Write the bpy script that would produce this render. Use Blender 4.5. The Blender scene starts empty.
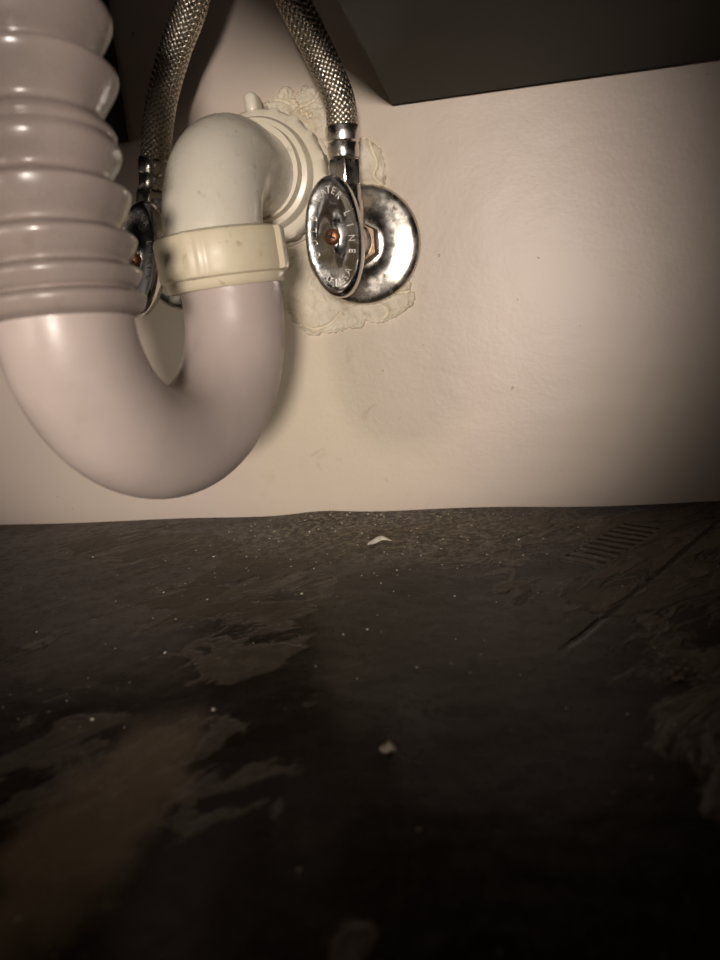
import bpy, bmesh, math, random
from mathutils import Vector, Matrix, noise as mn
random.seed(7)
S=bpy.context.scene
S.view_settings.view_transform='Standard'
COL=S.collection

# ---------------------------------------------------------------- helpers
def link(name,me,mat=None,parent=None,smooth=True):
    o=bpy.data.objects.new(name,me); COL.objects.link(o)
    if mat: me.materials.append(mat)
    if smooth:
        for p in me.polygons: p.use_smooth=True
    if parent: o.parent=parent
    return o
def empty(name):
    o=bpy.data.objects.new(name,None); COL.objects.link(o); o.empty_display_size=.01; return o
def from_pd(name,v,f,mat=None,parent=None,smooth=True):
    me=bpy.data.meshes.new(name); me.from_pydata([tuple(x) for x in v],[],f); me.validate(); me.update()
    bm=bmesh.new(); bm.from_mesh(me); bmesh.ops.recalc_face_normals(bm,faces=bm.faces); bm.to_mesh(me); bm.free()
    return link(name,me,mat,parent,smooth)
def catmull(pts,n=12):
    P=[Vector(p) for p in pts]; P=[P[0]*2-P[1]]+P+[P[-1]*2-P[-2]]; out=[]
    for i in range(1,len(P)-2):
        a,b,c,d=P[i-1:i+3]
        for k in range(n):
            t=k/n
            out.append(.5*((2*b)+(c-a)*t+(2*a-5*b+4*c-d)*t*t+(3*b-a-3*c+d)*t**3))
    out.append(P[-2]); return out
def frames(path):
    T=[]
    for i in range(len(path)):
        T.append((path[min(i+1,len(path)-1)]-path[max(i-1,0)]).normalized())
    n=T[0].orthogonal().normalized(); F=[]
    for i,t in enumerate(T):
        n=(n-t*n.dot(t)).normalized(); F.append((path[i],t,n,t.cross(n)))
    return F
def sweep(path,rad,seg=48,cap=True):
    F=frames(path); v=[];f=[]
    for i,(p,t,n,b) in enumerate(F):
        r=rad[i] if isinstance(rad,(list,tuple)) else rad
        for k in range(seg):
            a=2*math.pi*k/seg; v.append(p+n*math.cos(a)*r+b*math.sin(a)*r)
    for i in range(len(F)-1):
        for k in range(seg):
            k2=(k+1)%seg; f.append((i*seg+k,i*seg+k2,(i+1)*seg+k2,(i+1)*seg+k))
    if cap:
        f.append(tuple(range(seg))[::-1]); f.append(tuple(range((len(F)-1)*seg,len(F)*seg)))
    return v,f
def lathe(prof,origin,axis,seg=64,mod=None):
    """prof: list of (r,h) along axis; mod(angle,r,h)->r"""
    origin=Vector(origin); ax=Vector(axis).normalized()
    n=Vector((0,0,1)) if abs(ax.z)<.9 else Vector((1,0,0))
    n=(n-ax*n.dot(ax)).normalized(); b=ax.cross(n); v=[];f=[]
    for (r,h) in prof:
        for k in range(seg):
            a=2*math.pi*k/seg; rr=mod(a,r,h) if mod else r
            v.append(origin+ax*h+n*math.cos(a)*rr+b*math.sin(a)*rr)
    for i in range(len(prof)-1):
        for k in range(seg):
            k2=(k+1)%seg; f.append((i*seg+k,i*seg+k2,(i+1)*seg+k2,(i+1)*seg+k))
    f.append(tuple(range(seg))[::-1]); f.append(tuple(range((len(prof)-1)*seg,len(prof)*seg)))
    return v,f
def box(name,lo,hi,mat,parent=None,bev=.001):
    lo=Vector(lo);hi=Vector(hi)
    bm=bmesh.new(); bmesh.ops.create_cube(bm,size=1)
    for v in bm.verts:
        v.co=Vector([(lo[i]+hi[i])/2+v.co[i]*(hi[i]-lo[i]) for i in range(3)])
    if bev: bmesh.ops.bevel(bm,geom=bm.edges[:],offset=bev,segments=2,affect='EDGES',profile=.5)
    me=bpy.data.meshes.new(name); bm.to_mesh(me); bm.free()
    return link(name,me,mat,parent,False)
def edge_smooth(o,ang=35):
    me=o.data
    bm=bmesh.new(); bm.from_mesh(me)
    for e in bm.edges:
        e.smooth = not(len(e.link_faces)==2 and e.calc_face_angle(0)>math.radians(ang))
    bm.to_mesh(me); bm.free(); return o

# ---------------------------------------------------------------- node helpers
class NT:
    def __init__(s,name):
        s.m=bpy.data.materials.new(name); s.m.use_nodes=True; s.t=s.m.node_tree; s.b=s.t.nodes['Principled BSDF']
        s.tc=s.t.nodes.new('ShaderNodeTexCoord').outputs['Object']
    def set(s,k,v):
        if hasattr(v,'is_linked'): s.t.links.new(v,s.b.inputs[k])
        else: s.b.inputs[k].default_value=v
    def inp(s,sock,v):
        if hasattr(v,'is_linked'): s.t.links.new(v,sock)
        else: sock.default_value=v
    def noise(s,scale,detail=4,rough=.55,vec=None,dist=0):
        n=s.t.nodes.new('ShaderNodeTexNoise'); n.inputs['Scale'].default_value=scale
        n.inputs['Detail'].default_value=detail; n.inputs['Roughness'].default_value=rough; n.inputs['Distortion'].default_value=dist
        s.t.links.new(vec or s.tc,n.inputs['Vector']); return n.outputs['Fac']
    def noisec(s,scale,detail=2):
        n=s.t.nodes.new('ShaderNodeTexNoise'); n.inputs['Scale'].default_value=scale; n.inputs['Detail'].default_value=detail
        s.t.links.new(s.tc,n.inputs['Vector'])
        v=s.t.nodes.new('ShaderNodeVectorMath'); v.operation='SUBTRACT'; s.t.links.new(n.outputs['Color'],v.inputs[0]); v.inputs[1].default_value=(.5,.5,.5)
        return v.outputs[0]
    def math(s,op,a,b=0.,c=0.,clamp=False):
        n=s.t.nodes.new('ShaderNodeMath'); n.operation=op; n.use_clamp=clamp
        s.inp(n.inputs[0],a); s.inp(n.inputs[1],b)
        if op in('MULTIPLY_ADD','SMOOTH_MIN'): s.inp(n.inputs[2],c)
        return n.outputs[0]
    def ramp(s,x,lo,hi,a=0.,b=1.):
        n=s.t.nodes.new('ShaderNodeMapRange'); n.interpolation_type='SMOOTHSTEP'
        s.inp(n.inputs['Value'],x)
        n.inputs['From Min'].default_value=lo;n.inputs['From Max'].default_value=hi
        n.inputs['To Min'].default_value=a;n.inputs['To Max'].default_value=b
        return n.outputs[0]
    def mix(s,f,a,b):
        n=s.t.nodes.new('ShaderNodeMix'); n.data_type='RGBA'
        s.inp(n.inputs[0],f)
        for i,v in((6,a),(7,b)):
            if hasattr(v,'is_linked'): s.t.links.new(v,n.inputs[i])
            else: n.inputs[i].default_value=(*v[:3],1)
        return n.outputs[2]
    def tmap(s,vec,loc=(0,0,0),rot=0,scale=(1,1,1)):
        n=s.t.nodes.new('ShaderNodeMapping'); n.vector_type='TEXTURE'; n.inputs['Scale'].default_value=scale
        n.inputs['Location'].default_value=loc; n.inputs['Rotation'].default_value=(0,0,rot)
        s.t.links.new(vec,n.inputs['Vector']); return n.outputs[0]
    def sep(s,vec=None):
        n=s.t.nodes.new('ShaderNodeSeparateXYZ'); s.t.links.new(vec or s.tc,n.inputs[0]); return n.outputs
    def vadd(s,a,b,sc):
        n=s.t.nodes.new('ShaderNodeVectorMath'); n.operation='MULTIPLY_ADD'
        s.t.links.new(b,n.inputs[0]); n.inputs[1].default_value=(sc,)*3; s.t.links.new(a,n.inputs[2]); return n.outputs[0]
    def bump(s,h,dist=.001,strength=1.,prev=None):
        n=s.t.nodes.new('ShaderNodeBump'); n.inputs['Distance'].default_value=dist; n.inputs['Strength'].default_value=strength
        s.t.links.new(h,n.inputs['Height'])
        if prev is not None: s.t.links.new(prev,n.inputs['Normal'])
        s.t.links.new(n.outputs[0],s.b.inputs['Normal']); return n.outputs[0]
    def blob(s,vec,cx,cy,rx,ry,rot=0,soft=.5):
        o=s.sep(s.tmap(vec,(cx,cy,0),rot,(rx,ry,1)))
        r=s.math('SQRT',s.math('ADD',s.math('MULTIPLY',o[0],o[0]),s.math('MULTIPLY',o[1],o[1])))
        return s.ramp(r,1-soft,1+soft,1,0)

def plastic(name,col,col2,rough=.3,dirt=.0,stain=(.25,.17,.08)):
    n=NT(name)
    c=n.mix(n.ramp(n.noise(35,5),.35,.7),col,col2)
    if dirt>0:
        d=n.math('MULTIPLY',n.ramp(n.noise(140,6,.7,dist=.6),.58,.72),dirt)
        c=n.mix(d,c,stain)
    n.set('Base Color',c); n.set('Roughness',n.ramp(n.noise(90,5),.3,.7,rough-.06,rough+.14))
    n.bump(n.noise(220,3),.0001,.5); return n.m
def metal(name,col,rough=.12,dirt=.4,dcol=(.08,.05,.03)):
    n=NT(name); k=n.math('MULTIPLY',n.ramp(n.noise(260,6,.7),.55,.7),dirt)
    n.set('Base Color',n.mix(k,col,dcol)); n.set('Metallic',n.math('SUBTRACT',1.,n.math('MULTIPLY',k,.6)))
    n.set('Roughness',n.math('ADD',rough,n.math('MULTIPLY',n.ramp(n.noise(120,5),.4,.7),.22)))
    n.bump(n.noise(150,3),.0002,.5); return n.m

M_trap=plastic('trap_pvc_grey_pink',(.57,.475,.435),(.51,.425,.39),.34,.12,(.35,.26,.2))
M_corr=plastic('corrugated_pvc',(.38,.31,.28),(.31,.255,.23),.22,.25,(.2,.15,.11))
M_elb=plastic('elbow_pvc',(.76,.71,.60),(.68,.63,.53),.20,.6,(.26,.21,.15))
M_nut=plastic('nut_ivory',(.78,.69,.50),(.68,.59,.42),.36,.55)
M_wnut=plastic('wall_nut_cream',(.84,.78,.64),(.74,.67,.53),.33,.6,(.22,.14,.07))
M_chr=metal('chrome',(.66,.65,.63),.12,.55)
M_esc=metal('chrome_tarnished',(.70,.66,.60),.22,.95,(.12,.08,.05))
M_chr2=metal('chrome_worn',(.72,.69,.64),.18,.6)
M_let=metal('lettering_metal',(.78,.75,.70),.40,.4)
M_cop=metal('brass_stub',(.30,.22,.15),.35,.8)
M_screw=metal('rusty_screw',(.45,.22,.12),.35,.5)
M_wire=metal('braid_wire',(.64,.58,.49),.3,.35)
M_core=NT('hose_core'); M_core.set('Base Color',(.012,.010,.008,1)); M_core.set('Roughness',.6); M_core=M_core.m

# ---------------------------------------------------------------- wall material
n=NT('painted_plaster_wall')
big=n.noise(7,3); w=n.vadd(n.tc,n.noisec(60,4),.020)
base=n.mix(n.ramp(big,.35,.65),(.62,.53,.45),(.60,.50,.445))
m3=n.t.nodes.new('ShaderNodeCombineXYZ'); so=n.sep(w); n.t.links.new(so[0],m3.inputs[0]); n.t.links.new(so[2],m3.inputs[1]); wxz=m3.outputs[0]
halo=n.blob(wxz,-.085,.10,.06,.11,0,.6)
base=n.mix(n.math('MULTIPLY',halo,.6),base,(.65,.565,.42))
stn=n.math('MULTIPLY',n.ramp(n.noise(60,6,.7,dist=.8),.58,.72),halo)
base=n.mix(n.math('MULTIPLY',stn,.3),base,(.34,.25,.14))
spk=n.ramp(n.noise(210,2,.5),.74,.78)
base=n.mix(n.math('MULTIPLY',spk,.6),base,(.22,.15,.09))
n.set('Base Color',base); n.set('Roughness',.42); n.set('Specular IOR Level',.45)
b1=n.bump(n.noise(420,4),.00022,.5)
n.bump(n.noise(28,2),.0012,.6,b1)
M_wall=n.m
n=NT('rough_plaster')
c=n.mix(n.ramp(n.noise(45,5,.6),.35,.65),(.80,.73,.60),(.68,.60,.46))
c=n.mix(n.math('MULTIPLY',n.ramp(n.noise(120,7,.75),.56,.68),.6),c,(.30,.20,.10))
n.set('Base Color',c); n.set('Roughness',.6); n.bump(n.noise(260,6,.65),.0008,.9); M_plas=n.m

# ---------------------------------------------------------------- floor material
n=NT('stained_dark_board')
w=n.vadd(n.vadd(n.tc,n.noisec(22,3),.050),n.noisec(110,4),.008)
w2=n.vadd(n.tc,n.noisec(90,4),.006)
lights=[(-.09,-.10,.032,.040,.2),(-.028,-.045,.060,.030,0),(.043,-.185,.020,.042,0),(.050,-.095,.040,.030,.4),(.05,-.055,.045,.028,0),(-.17,-.04,.05,.025,0),(.10,-.05,.05,.04,0),(-.085,-.165,.018,.012,0)]
darks=[(-.076,-.178,.034,.013,.1),(-.003,-.190,.040,.055,0),(-.20,-.105,.035,.035,0),(-.0345,-.117,.024,.030,.3),(.02,-.08,.014,.010,.8),(-.14,-.02,.03,.012,0),(-.06,-.075,.03,.008,.7)]
acc=0.
for (x,y,a,b_,rt) in lights: acc=n.math('ADD',acc,n.math('MULTIPLY',n.blob(w,x,y,a,b_,rt,.6),.22))
for (x,y,a,b_,rt) in darks: acc=n.math('SUBTRACT',acc,n.math('MULTIPLY',n.blob(w,x,y,a,b_,rt,.6),.34))
nd=n.noise(1.,7,.62,vec=n.tmap(w2,rot=.75,scale=(1/14,1/34,1)),dist=.9)
nd2=n.noise(1.,6,.6,vec=n.tmap(w2,loc=(.3,.2,0),rot=.9,scale=(1/26,1/70,1)),dist=1.1)
field=n.math('ADD',n.math('MINIMUM',acc,.17),nd)
film=n.ramp(field,.60,.67)
film2=n.ramp(n.math('ADD',n.math('MULTIPLY',n.math('MINIMUM',acc,.22),.5),nd2),.60,.66)
edge=n.math('MULTIPLY',n.ramp(field,.580,.60),n.ramp(field,.605,.64,1,0))
dust=n.ramp(n.noise(150,7,.78),.42,.66)
scuff=n.ramp(n.noise(1.,5,.65,vec=n.tmap(w2,rot=1.1,scale=(1/40,1/260,1)),dist=.5),.58,.68)
c=n.mix(n.math('MULTIPLY',film,.95),(.0110,.0052,.0020),(.078,.064,.046))
c=n.mix(n.math('MULTIPLY',film2,.6),c,(.140,.118,.088))
c=n.mix(n.math('MULTIPLY',edge,.40),c,(.18,.15,.11))
c=n.mix(n.math('MULTIPLY',scuff,n.math('MULTIPLY',film,.55)),c,(.24,.205,.155))
c=n.mix(n.math('MULTIPLY',dust,n.math('MULTIPLY',film,.45)),c,(.21,.18,.135))
sp=n.math('MULTIPLY',n.blob(w,-.055,-.03,.085,.040,0,.6),n.ramp(n.noise(330,6,.75),.46,.60))
c=n.mix(n.math('MULTIPLY',sp,.6),c,(.44,.385,.30))
brown=n.blob(w,-.092,-.235,.013,.040,-.1,.35)
c=n.mix(n.math('MULTIPLY',brown,.8),c,(.20,.15,.095))
vo=n.t.nodes.new('ShaderNodeTexVoronoi'); vo.inputs['Scale'].default_value=190; n.t.links.new(n.tc,vo.inputs['Vector'])
spec=n.math('MULTIPLY',n.ramp(vo.outputs['Distance'],.04,.12,1,0),n.ramp(n.noise(35,2),.53,.62))
c=n.mix(n.math('MULTIPLY',spec,.7),c,(.50,.45,.36))
w3=n.vadd(n.tc,n.noisec(80,3),.003)
cs=n.sep(n.tmap(w3,(.046,-.055,0),.95))
bars=n.ramp(n.math('SINE',n.math('MULTIPLY',cs[0],2*math.pi/.0060)),.0,.5)
bm_=n.math('MULTIPLY',n.ramp(n.math('ABSOLUTE',cs[0]),.027,.029,1,0),n.ramp(n.math('ABSOLUTE',cs[1]),.008,.0095,1,0))
comb=n.math('MULTIPLY',bars,bm_)
c=n.mix(n.math('MULTIPLY',bm_,.6),c,(.16,.135,.10))
c=n.mix(n.math('MULTIPLY',comb,.95),c,(.008,.005,.004))
ls=n.sep(n.tmap(w3,(.055,-.093,0),1.005))
line=n.math('MULTIPLY',n.ramp(n.math('ABSOLUTE',ls[1]),.0004,.0018,1,0),n.ramp(n.math('ABSOLUTE',ls[0]),.060,.078,1,0))
c=n.mix(n.math('MULTIPLY',line,.75),c,(.005,.003,.002))
n.set('Base Color',c)
n.set('Roughness',n.math('ADD',n.ramp(film,.0,1.,.22,.42),n.math('MULTIPLY',dust,.14)))
n.set('Specular IOR Level',.10)
b1=n.bump(n.noise(300,5,.6),.0002,.5)
b2=n.bump(n.math('SUBTRACT',n.math('ADD',film,n.math('MULTIPLY',film2,.5)),n.math('ADD',comb,n.math('MULTIPLY',line,.5))),.0007,1.,b1)
n.bump(n.noise(18,3),.0022,.6,b2)
M_floor=n.m

n=NT('dark_olive_laminate')
n.set('Base Color',n.mix(n.ramp(n.noise(20,4),.3,.7),(.021,.020,.011),(.028,.026,.015))); n.set('Roughness',.55); n.set('Specular IOR Level',.10)
n.bump(n.noise(500,3),.0001,.4); M_draw=n.m
n=NT('plaster_crumb'); n.set('Base Color',n.mix(n.ramp(n.noise(200),.4,.6),(.74,.69,.58),(.52,.47,.38))); n.set('Roughness',.8); M_crumb=n.m
n=NT('dull_crumb'); n.set('Base Color',n.mix(n.ramp(n.noise(200),.4,.6),(.30,.26,.19),(.14,.11,.08))); n.set('Roughness',.8); M_crumb2=n.m

# ---------------------------------------------------------------- room
def grid(name,fx,x0,x1,nx,y0,y1,ny,mat,parent=None):
    v=[];f=[]
    for j in range(ny+1):
        for i in range(nx+1):
            v.append(fx(x0+(x1-x0)*i/nx,y0+(y1-y0)*j/ny))
    for j in range(ny):
        for i in range(nx):
            a=j*(nx+1)+i; f.append((a,a+1,a+nx+2,a+nx+1))
    return from_pd(name,v,f,mat,parent)
def wallf(x,z):
    y=.0016*mn.noise(Vector((x*9,z*9,1)))
    return (x,y+.0005,z)
wall=grid('wall_back',wallf,-.62,.62,160,-.004,.62,90,M_wall)
def sst(x): x=max(0,min(1,x)); return x*x*(3-2*x)
def patchf(x,z):
    def el(cx,cz,rx,rz): return 1-math.sqrt(((x-cx)/rx)**2+((z-cz)/rz)**2)
    d=max(el(-.090,.160,.038,.044),el(-.079,.115,.030,.022),el(-.056,.109,.018,.012),el(-.056,.168,.010,.013))
    d+=.22*mn.fractal(Vector((x*60,z*60,3)),.7,2.1,5)
    m=sst(d/.05)
    ridge=math.exp(-((d-.07)/.06)**2)
    f1=mn.fractal(Vector((x*90,z*90,8)),.8,2.2,5)
    crack=math.exp(-(mn.noise(Vector((x*38,z*60,5)))/.035)**2)
    h=.0016+.0017*f1+.0012*ridge-.0016*crack
    y=wallf(x,z)[1]
    return (x,y-m*max(h,.0002)+(1-m)*.0010,z)
grid('plaster_patch',patchf,-.135,-.035,230,.088,.225,310,M_plas,wall)
def floorf(x,y):
    z=.0010*mn.noise(Vector((x*14,y*14,4)))
    g=math.exp(-((x+.095)/.02)**2-((y+.0)/.02)**2)
    g2=math.exp(-((x+.02)/.05)**2-((y+.0)/.03)**2)
    return (x,y,z+.0020*g+.0014*g2-.001)
floor=grid('floor',floorf,-.62,.62,220,-.52,.004,120,M_floor)

# U-shaped drawer (notched around the plumbing)
dr=empty('cabinet_drawer')
for tag,x0,x1 in(('right',-.042,.42),('left',-.600,-.1715)):
    box('bottom_panel_'+tag,(x0,-.470,.193),(x1,-.004,.201),M_draw,dr)
    box('side_panel_a_'+tag,(x0,-.470,.2005),(x0+.014,-.004,.33),M_draw,dr)
    box('side_panel_b_'+tag,(x1-.014,-.470,.2005),(x1,-.004,.33),M_draw,dr)
    box('back_panel_'+tag,(x0+.0135,-.018,.2005),(x1-.0135,-.004,.33),M_draw,dr)
box('front_panel_right',(-.046,-.488,.196),(.42,-.4695,.35),M_draw,dr)
box('front_shade_panel_left',(-.600,-.488,.132),(-.048,-.4695,.35),M_draw,dr)  # unseen drawer front, hung lower to shade the upper corrugated pipe
box('added_shade_rail_1',(-.62,-.520,-.02),(.62,-.500,.042),M_draw,None,.002)  # unseen rail added to block lamp light from the near floor

# ---------------------------------------------------------------- trap
PX,PY=-.0985,-.088; AZ=.1655; OX=-.1015
trap=empty('sink_drain_trap')
path=[Vector((OX,-.002,AZ)),Vector((OX,-.03,AZ)),Vector((OX,-.057,AZ))]
R=.030
for k in range(1,17):
    a=math.pi/2*k/16; path.append(Vector((OX-.0012*math.sin(a),-.058-R*math.sin(a),AZ-R+R*math.cos(a))))
path.append(Vector((PX,PY,.118)))
v,f=sweep(path,[.0186]*len(path),56); edge_smooth(from_pd('elbow',v,f,M_elb,trap),60)
L=Vector((-.1186,-.171)); Rg=Vector((PX,PY)); mid=(L+Rg)/2; hd=(L-Rg); rr=hd.length/2; hd.normalize(); ZC=.1085
path=[Vector((PX,PY,.122)),Vector((PX,PY,.115))]
for k in range(0,41):
    a=math.pi*k/40; q=mid-hd*math.cos(a)*rr; path.append(Vector((q.x,q.y,ZC-math.sin(a)*rr)))
path.append(Vector((L.x,L.y,.113)))
v,f=sweep(path,.0190,64); edge_smooth(from_pd('j_bend',v,f,M_trap,trap),60)
def ribs(a,r,h):
    if r<.0232: return r
    k=(a/(2*math.pi)*4+.15)%1
    return r+(.0016 if k<.11 else (.0008 if .11<=k<.2 else 0))
prof=[(.0192,.0),(.0215,.0),(.0222,.0006),(.0225,.002),(.0228,.0035),(.0241,.0042),(.0245,.0055),(.0245,.0180),(.0240,.0193),(.0222,.0201),(.0205,.0205),(.0192,.0205)]
v,f=lathe(prof,(PX-.0015,PY,.1165),(-.045,-.02,1),128,ribs); edge_smooth(from_pd('slip_nut',v,f,M_nut,trap),40)
A=(0,-1,0)
prof=[(.019,0),(.0290,0),(.0298,.001),(.0298,.004),(.0288,.005),(.0265,.0055),(.0265,.0085),(.0282,.009),(.0288,.011),(.0288,.021),(.0276,.0225),(.0255,.023),(.0245,.0235),(.0242,.028),(.0232,.030),(.0210,.0305),(.0205,.036),(.019,.036)]
def wrib(a,r,h):
    if r<.0280 or h<.0055: return r
    return r+(.0008 if (a/(2*math.pi)*18)%1<.35 else 0)
v,f=lathe(prof,(OX,0.001,AZ+.001),A,144,wrib); edge_smooth(from_pd('wall_slip_nut',v,f,M_wnut,trap),40)
for i,ang in enumerate((4,124,244)):
    a=math.radians(ang)
    o=box('nut_wing_%d'%(i+1),(-.0030,-.021,.026),(.0030,-.009,.0365),M_wnut,trap,.0022)
    o.matrix_world=Matrix.Translation((OX,0,AZ+.001))@Matrix.Rotation(-a,4,'Y')
    for p in o.data.polygons: p.use_smooth=True
# ---------------------------------------------------------------- corrugated pipe
pr=[(0,19.2),(1.5,21.8),(4.5,23.2),(6,22.6),(7.2,20.2),(8.6,21.6),(11.3,23.0),(12.8,22.4),(14.4,19.4),(17,21.2),(20.3,22.8),(22,22.2),(24,18.6),(28,20.8),(32.5,22.6),(34.3,22.2),(37,17.9),(42,20.6),(45,21.6),(47,20.9),(48.2,20.2),(49.5,20.8),(51.5,19.8),(54,17.2)]
s=54
random.seed(3)
while s<330:
    P=random.uniform(14.2,17.5); k=P/15.2
    pr+= [(s+4*k,19.2),(s+9*k,22.2),(s+11.8*k,22.9),(s+13.4*k,20.8),(s+P,16.4)]; s+=P
pp=catmull([(a,b,0) for a,b in pr],5)
axis=catmull([(-.1186,-.171,.108),(-.1195,-.169,.13),(-.1205,-.165,.16),(-.1215,-.159,.20),(-.122,-.150,.25),(-.122,-.145,.32),(-.121,-.144,.42)],24)
cum=[0]
for i in range(1,len(axis)): cum.append(cum[-1]+(axis[i]-axis[i-1]).length)
def at(d):
    for i in range(1,len(cum)):
        if cum[i]>=d:
            t=(d-cum[i-1])/(cum[i]-cum[i-1]); return axis[i-1].lerp(axis[i],t)
    return axis[-1]
path=[];rad=[]
for q in pp:
    d=q.x/1000
    if d<cum[-1]-.002 and (not path or (at(d)-path[-1]).length>1e-5): path.append(at(d)); rad.append(q.y/1000)
v,f=sweep(path,rad,72)
from_pd('corrugated_drain_pipe',v,f,M_corr)

# ---------------------------------------------------------------- braided hoses
import bisect
def hose(name,pts,R=.0061):
    e=empty(name)
    path=catmull(pts,26)
    v,f=sweep(path,R-.0004,24); from_pd('rubber_core',v,f,M_core,e)
    cum=[0]
    for i in range(1,len(path)): cum.append(cum[-1]+(path[i]-path[i-1]).length)
    F=frames(path); Ltot=cum[-1]; step=.0005; N=14; pitch=.034
    V=[];Fc=[]
    def fr(d):
        i=min(max(bisect.bisect_left(cum,d),1),len(cum)-1); t=(d-cum[i-1])/(cum[i]-cum[i-1])
        return [F[i-1][j].lerp(F[i][j],t) for j in range(4)]
    cnt=int(Ltot/step)
    FR=[fr(k*step) for k in range(cnt)]
    for sgn in (1,-1):
        for i in range(N):
            base=len(V)
            for k in range(cnt):
                p,t,nn,b=FR[k]
                th=sgn*2*math.pi*k*step/pitch+2*math.pi*i/N
                wv=sgn*math.cos(N*2*math.pi*k*step/pitch)
                r=R+.00030*wv
                d=nn*math.cos(th)+b*math.sin(th); tang=(-nn*math.sin(th)+b*math.cos(th))
                dirv=(t+tang*sgn*2*math.pi*R/pitch).normalized(); side=d.cross(dirv)
                c=p+d*r; hw=.00082; hh=.00030
                V+= [c-side*hw, c-side*hw*.5+d*hh, c+side*hw*.5+d*hh, c+side*hw, c-d*hh]
            for k in range(cnt-1):
                for m in range(5):
                    a=base+k*5+m; b2=base+k*5+(m+1)%5; Fc.append((a,b2,b2+5,a+5))
    from_pd('braid',V,Fc,M_wire,e,True)
    p0=path[0]; ax=(path[3]-path[0]).normalized()
    pf=[(.006,-.004),(.0066,-.004),(.0068,-.003),(.0068,.001),(.0065,.0018),(.0071,.0026),(.0073,.0045),(.0073,.0078),(.0069,.0086),(.0060,.009)]
    v,f=lathe(pf,p0,ax,40); edge_smooth(from_pd('crimp_ferrule',v,f,M_chr2,e),30)
    def hexm(a,r,h):
        if r<.0055: return r
        k=(a+.3)%(math.pi/3)-math.pi/6; return min(r*1.06,r*.93/math.cos(k))
    pf=[(.004,-.0155),(.0058,-.0155),(.0070,-.0148),(.0072,-.0135),(.0072,-.0065),(.0068,-.0052),(.0058,-.0046),(.004,-.0036)]
    v,f=lathe(pf,p0,ax,72,hexm); edge_smooth(from_pd('coupling_nut',v,f,M_chr2,e),25)
    return e
hose('braided_supply_hose',[(-.0612,-.030,.1725),(-.0608,-.0305,.181),(-.0609,-.033,.1920),(-.0668,-.038,.209),(-.0725,-.05,.224),(-.079,-.062,.245),(-.086,-.072,.28),(-.09,-.075,.34)])
hose('braided_supply_hose',[(-.1500,-.030,.1700),(-.1475,-.031,.1783),(-.1400,-.033,.1998),(-.1285,-.038,.2176),(-.1155,-.045,.2321),(-.104,-.055,.252),(-.098,-.065,.285),(-.095,-.07,.34)])

# ---------------------------------------------------------------- valves
def oval_handle(parent,c,tilt,yaw,sc=1.):
    prof=[(.001,-.0044),(.2,-.0044),(.23,-.0040),(.27,-.0037),(.55,-.0040),(.80,-.0042),(.86,-.0046),(.92,-.0046),(.97,-.0038),(1.,-.0022),(1.,.0005),(.95,.0025),(.6,.0045),(.3,.006),(.001,.006)]
    seg=72;v=[];f=[];a0,b0=.0120*sc,.0240*sc
    for fr_,y in prof:
        for k in range(seg):
            t=2*math.pi*k/seg
            x=math.cos(t)*a0*fr_; z=math.sin(t)*b0*fr_
            v.append((x,y+(z/b0)**2*.0018,z))
    for i in range(len(prof)-1):
        for k in range(seg):
            k2=(k+1)%seg; f.append((i*seg+k,i*seg+k2,(i+1)*seg+k2,(i+1)*seg+k))
    f.append(tuple(range(seg))[::-1]); f.append(tuple(range((len(prof)-1)*seg,len(prof)*seg)))
    o=from_pd('oval_handle',v,f,M_chr,parent); edge_smooth(o,50)
    Mx=Matrix.Translation(c)@Matrix.Rotation(yaw,4,'Z')@Matrix.Rotation(tilt,4,'Y')
    o.matrix_world=Mx
    v2,f2=lathe([(.001,.0062),(.0018,.0061),(.0029,.0054),(.0033,.0044),(.0033,.002)],(0,0,0),(0,-1,0),32)
    o2=from_pd('handle_screw',v2,f2,M_screw,parent); o2.matrix_world=Mx
    for q in range(2):
        o3=box('screw_slot_%d'%(q+1),(-.0019,-.00645,-.00035),(.0019,-.0056,.00035),M_core,parent,0)
        o3.matrix_world=Mx@Matrix.Rotation(math.radians(25+90*q),4,'Y')
    tv=[];tf=[]
    def put(ch,ang,flip):
        cu=bpy.data.curves.new('t','FONT'); cu.body=ch; cu.size=.0040; cu.extrude=.00025; cu.align_x='CENTER'; cu.align_y='CENTER'; cu.resolution_u=3
        ob=bpy.data.objects.new('t',cu); COL.objects.link(ob)
        dg=bpy.context.evaluated_depsgraph_get(); me=bpy.data.meshes.new_from_object(ob.evaluated_get(dg))
        x=math.cos(ang)*a0*.66; z=math.sin(ang)*b0*.75
        nx=math.cos(ang)/a0; nz=math.sin(ang)/b0; na=math.atan2(nz,nx)-math.pi/2+(math.pi if flip else 0)
        ca,sa=math.cos(na),math.sin(na); base=len(tv)
        for vv in me.vertices:
            X,Y=vv.co.x*.85,vv.co.y
            tv.append((x+X*ca-Y*sa,-.0041+(z/b0)**2*.0018-vv.co.z,z+X*sa+Y*ca))
        for p in me.polygons: tf.append(tuple(base+i for i in p.vertices))
        bpy.data.objects.remove(ob); bpy.data.curves.remove(cu); bpy.data.meshes.remove(me)
    top='COLD WATER LINE'; bot='MADE IN U.S.A'
    for i,ch in enumerate(top):
        if ch!=' ': put(ch,math.radians(208-(i+.5)*236/len(top)),False)
    for i,ch in enumerate(bot):
        if ch!=' ': put(ch,math.radians(230+(i)*80/(len(bot)-1)),True)
    me=bpy.data.meshes.new('raised_lettering'); me.from_pydata(tv,[],tf); me.update()
    o4=link('raised_lettering',me,M_let,parent,False); o4.matrix_world=Mx
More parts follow.
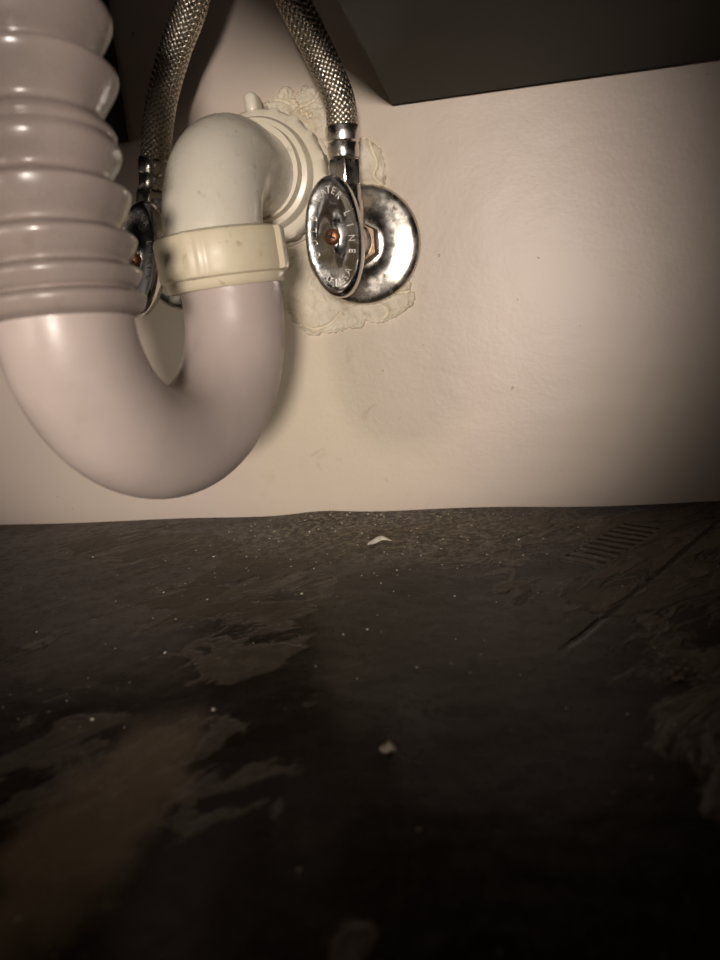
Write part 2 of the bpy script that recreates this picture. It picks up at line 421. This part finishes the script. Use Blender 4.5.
def valve(name,E,B,H,hr,rad=.0285,yaw=0,tilt=0,sc=1.):
    e=empty(name); E=Vector(E);B=Vector(B);H=Vector(H)
    k=rad/.0285
    prof=[(.0285,0),(.0287,.0010),(.0282,.0024),(.0268,.0036),(.0250,.0042),(.0220,.0046),(.0180,.0052),(.0150,.0060),(.0125,.0076),(.0115,.0082),(.0095,.0082),(.009,.0070)]
    v,f=lathe([(r*k,h) for r,h in prof],E,(-.03,-1,0.02),72); edge_smooth(from_pd('escutcheon',v,f,M_esc,e),50)
    ax=(B-E).normalized(); Ln=(B-E).length
    v,f=lathe([(.0068,0),(.0068,Ln)],E,ax,32); from_pd('stub_pipe',v,f,M_cop,e)
    def hx(a,r,h):
        if r<.0075: return r
        q=a%(math.pi/3)-math.pi/6; return min(r*1.07,r*.93/math.cos(q))
    v,f=lathe([(.007,Ln*.38),(.0092,Ln*.38),(.0102,Ln*.42),(.0102,Ln*.68),(.0094,Ln*.72),(.007,Ln*.72)],E,ax,72,hx); edge_smooth(from_pd('compression_nut',v,f,M_cop,e),25)
    v,f=lathe([(.004,-.0095),(.0072,-.009),(.0082,-.0065),(.0088,0),(.0082,.0065),(.0072,.0095),(.0062,.010)],B,ax,40); from_pd('valve_body',v,f,M_chr2,e)
    up=Vector((hr[0],hr[1],hr[2]))-B; ul=up.length
    v,f=lathe([(.0066,0),(.0066,ul*.55),(.0060,ul*.6),(.0060,ul)],B,up,32); from_pd('outlet',v,f,M_chr2,e)
    ax2=(H-B).normalized(); l2=(H-B).length
    v,f=lathe([(.0062,.006),(.0072,.008),(.0072,.013),(.006,.0145),(.0038,.015),(.0034,l2)],B,ax2,36); edge_smooth(from_pd('stem',v,f,M_chr2,e),35)
    oval_handle(e,H,tilt,yaw,sc)
    return e
valve('shutoff_valve',(-.0610,0.000,.134),(-.0615,-.026,.134),(-.0622,-.058,.1335),(-.0612,-.030,.163),rad=.0280,yaw=-.12,tilt=-.02)
valve('shutoff_valve',(-.1540,0.001,.134),(-.1515,-.028,.134),(-.1480,-.058,.1330),(-.1500,-.030,.161),rad=.0225,yaw=-.30,tilt=.30,sc=1.0)

# ---------------------------------------------------------------- debris
def flake(name,c,Lg,W,rot,curl,mat):
    v=[];f=[];nx,ny=14,4
    for j in range(ny+1):
        for i in range(nx+1):
            u=i/nx*2-1; w_=j/ny*2-1
            hw=W*math.sqrt(max(0,1-u*u*.96)); x=u*Lg; y=w_*hw+curl*(1-u*u); z=.0010+ .0020*(1-w_*w_)*(1-u*u)+.0004*math.sin(5*u)
            v.append((x,y,z))
    for j in range(ny):
        for i in range(nx):
            a=j*(nx+1)+i; f.append((a,a+1,a+nx+2,a+nx+1))
    o=from_pd(name,v,f,mat); o.matrix_world=Matrix.Translation(c)@Matrix.Rotation(rot,4,'Z')
    m=o.modifiers.new('s','SOLIDIFY'); m.thickness=.0004
flake('paint_flake',(-.0555,-.0517,-.0006),.0064,.0015,.65,.0026,M_crumb)
flake('paint_flake',(-.0298,-.2068,-.0014),.0022,.0016,.3,.0003,M_crumb2)
bmm=bmesh.new()
def crumb(x,y,r):
    z=floorf(x,y)[2]
    m=Matrix.Translation((x,y,z+r*.35))@Matrix.Rotation(random.random()*6,4,'Z')@Matrix.Diagonal((1,random.uniform(.5,1),random.uniform(.4,.8),1))
    r0=bmesh.ops.create_icosphere(bmm,subdivisions=1,radius=r,matrix=m)
    for vv in r0['verts']: vv.co+=Vector([random.uniform(-.25,.25)*r for _ in range(3)])
for i in range(170):
    crumb(random.gauss(-.055,.045),-abs(random.gauss(0,.05))-.002,random.uniform(.0002,.0006))
for i in range(90):
    crumb(random.uniform(-.25,.12),random.uniform(-.20,-.004),random.uniform(.00015,.0004))
for x,y in((-.1115,-.158),(-.082,-.19),(-.116,-.196)):
    crumb(x,y,.0006)
me=bpy.data.meshes.new('plaster_crumbs'); bmm.to_mesh(me); bmm.free(); link('plaster_crumbs',me,M_crumb,None,False)
bmm=bmesh.new()
for i in range(26):
    crumb(random.gauss(.049,.0035),random.gauss(-.1665,.0035),random.uniform(.0004,.0012))
me=bpy.data.meshes.new('dirt_clump'); bmm.to_mesh(me); bmm.free(); link('dirt_clump',me,M_crumb2,None,False)

# ---------------------------------------------------------------- lights
def spot(name,loc,tgt,W,col,ang,blend,size):
    l=bpy.data.lights.new(name,'SPOT'); l.energy=W; l.color=col; l.spot_size=math.radians(ang); l.spot_blend=blend; l.shadow_soft_size=size
    o=bpy.data.objects.new(name,l); COL.objects.link(o); o.location=loc
    o.rotation_euler=(Vector(tgt)-Vector(loc)).to_track_quat('-Z','Y').to_euler(); return o
spot('side_lamp',(-.42,-.80,.12),(-.10,0,.12),4.5,(1,.87,.70),26,.8,.05)
spot('room_lamp',(.10,-1.05,.125),(-.130,0,.130),30,(1,.885,.79),24.5,.50,.05)
W=bpy.data.worlds.new('world'); S.world=W; W.use_nodes=True; t=W.node_tree
bg=t.nodes['Background']; tc=t.nodes.new('ShaderNodeTexCoord'); nz=t.nodes.new('ShaderNodeTexNoise'); nz.inputs['Scale'].default_value=2.2
t.links.new(tc.outputs['Generated'],nz.inputs['Vector'])
cr=t.nodes.new('ShaderNodeValToRGB'); cr.color_ramp.elements[0].position=.42; cr.color_ramp.elements[0].color=(.05,.042,.036,1); cr.color_ramp.elements[1].position=.62; cr.color_ramp.elements[1].color=(.60,.51,.47,1)
t.links.new(nz.outputs['Fac'],cr.inputs[0]); t.links.new(cr.outputs[0],bg.inputs[0]); bg.inputs[1].default_value=.30

# ---------------------------------------------------------------- camera
cam=bpy.data.cameras.new('camera'); co=bpy.data.objects.new('camera',cam); COL.objects.link(co)
r=Vector((.9805,.1772,-.0849)).normalized(); fw=Vector((-.1924,.9534,-.2319)).normalized(); u=r.cross(fw).normalized(); r=fw.cross(u).normalized()
m=Matrix((( r.x,u.x,-fw.x,0),(r.y,u.y,-fw.y,-.36),(r.z,u.z,-fw.z,.105),(0,0,0,1)))
co.matrix_world=m
cam.sensor_fit='VERTICAL'; cam.sensor_height=24; cam.lens=18; cam.clip_start=.005
cam.dof.use_dof=True; cam.dof.focus_distance=.32; cam.dof.aperture_fstop=7
S.camera=co
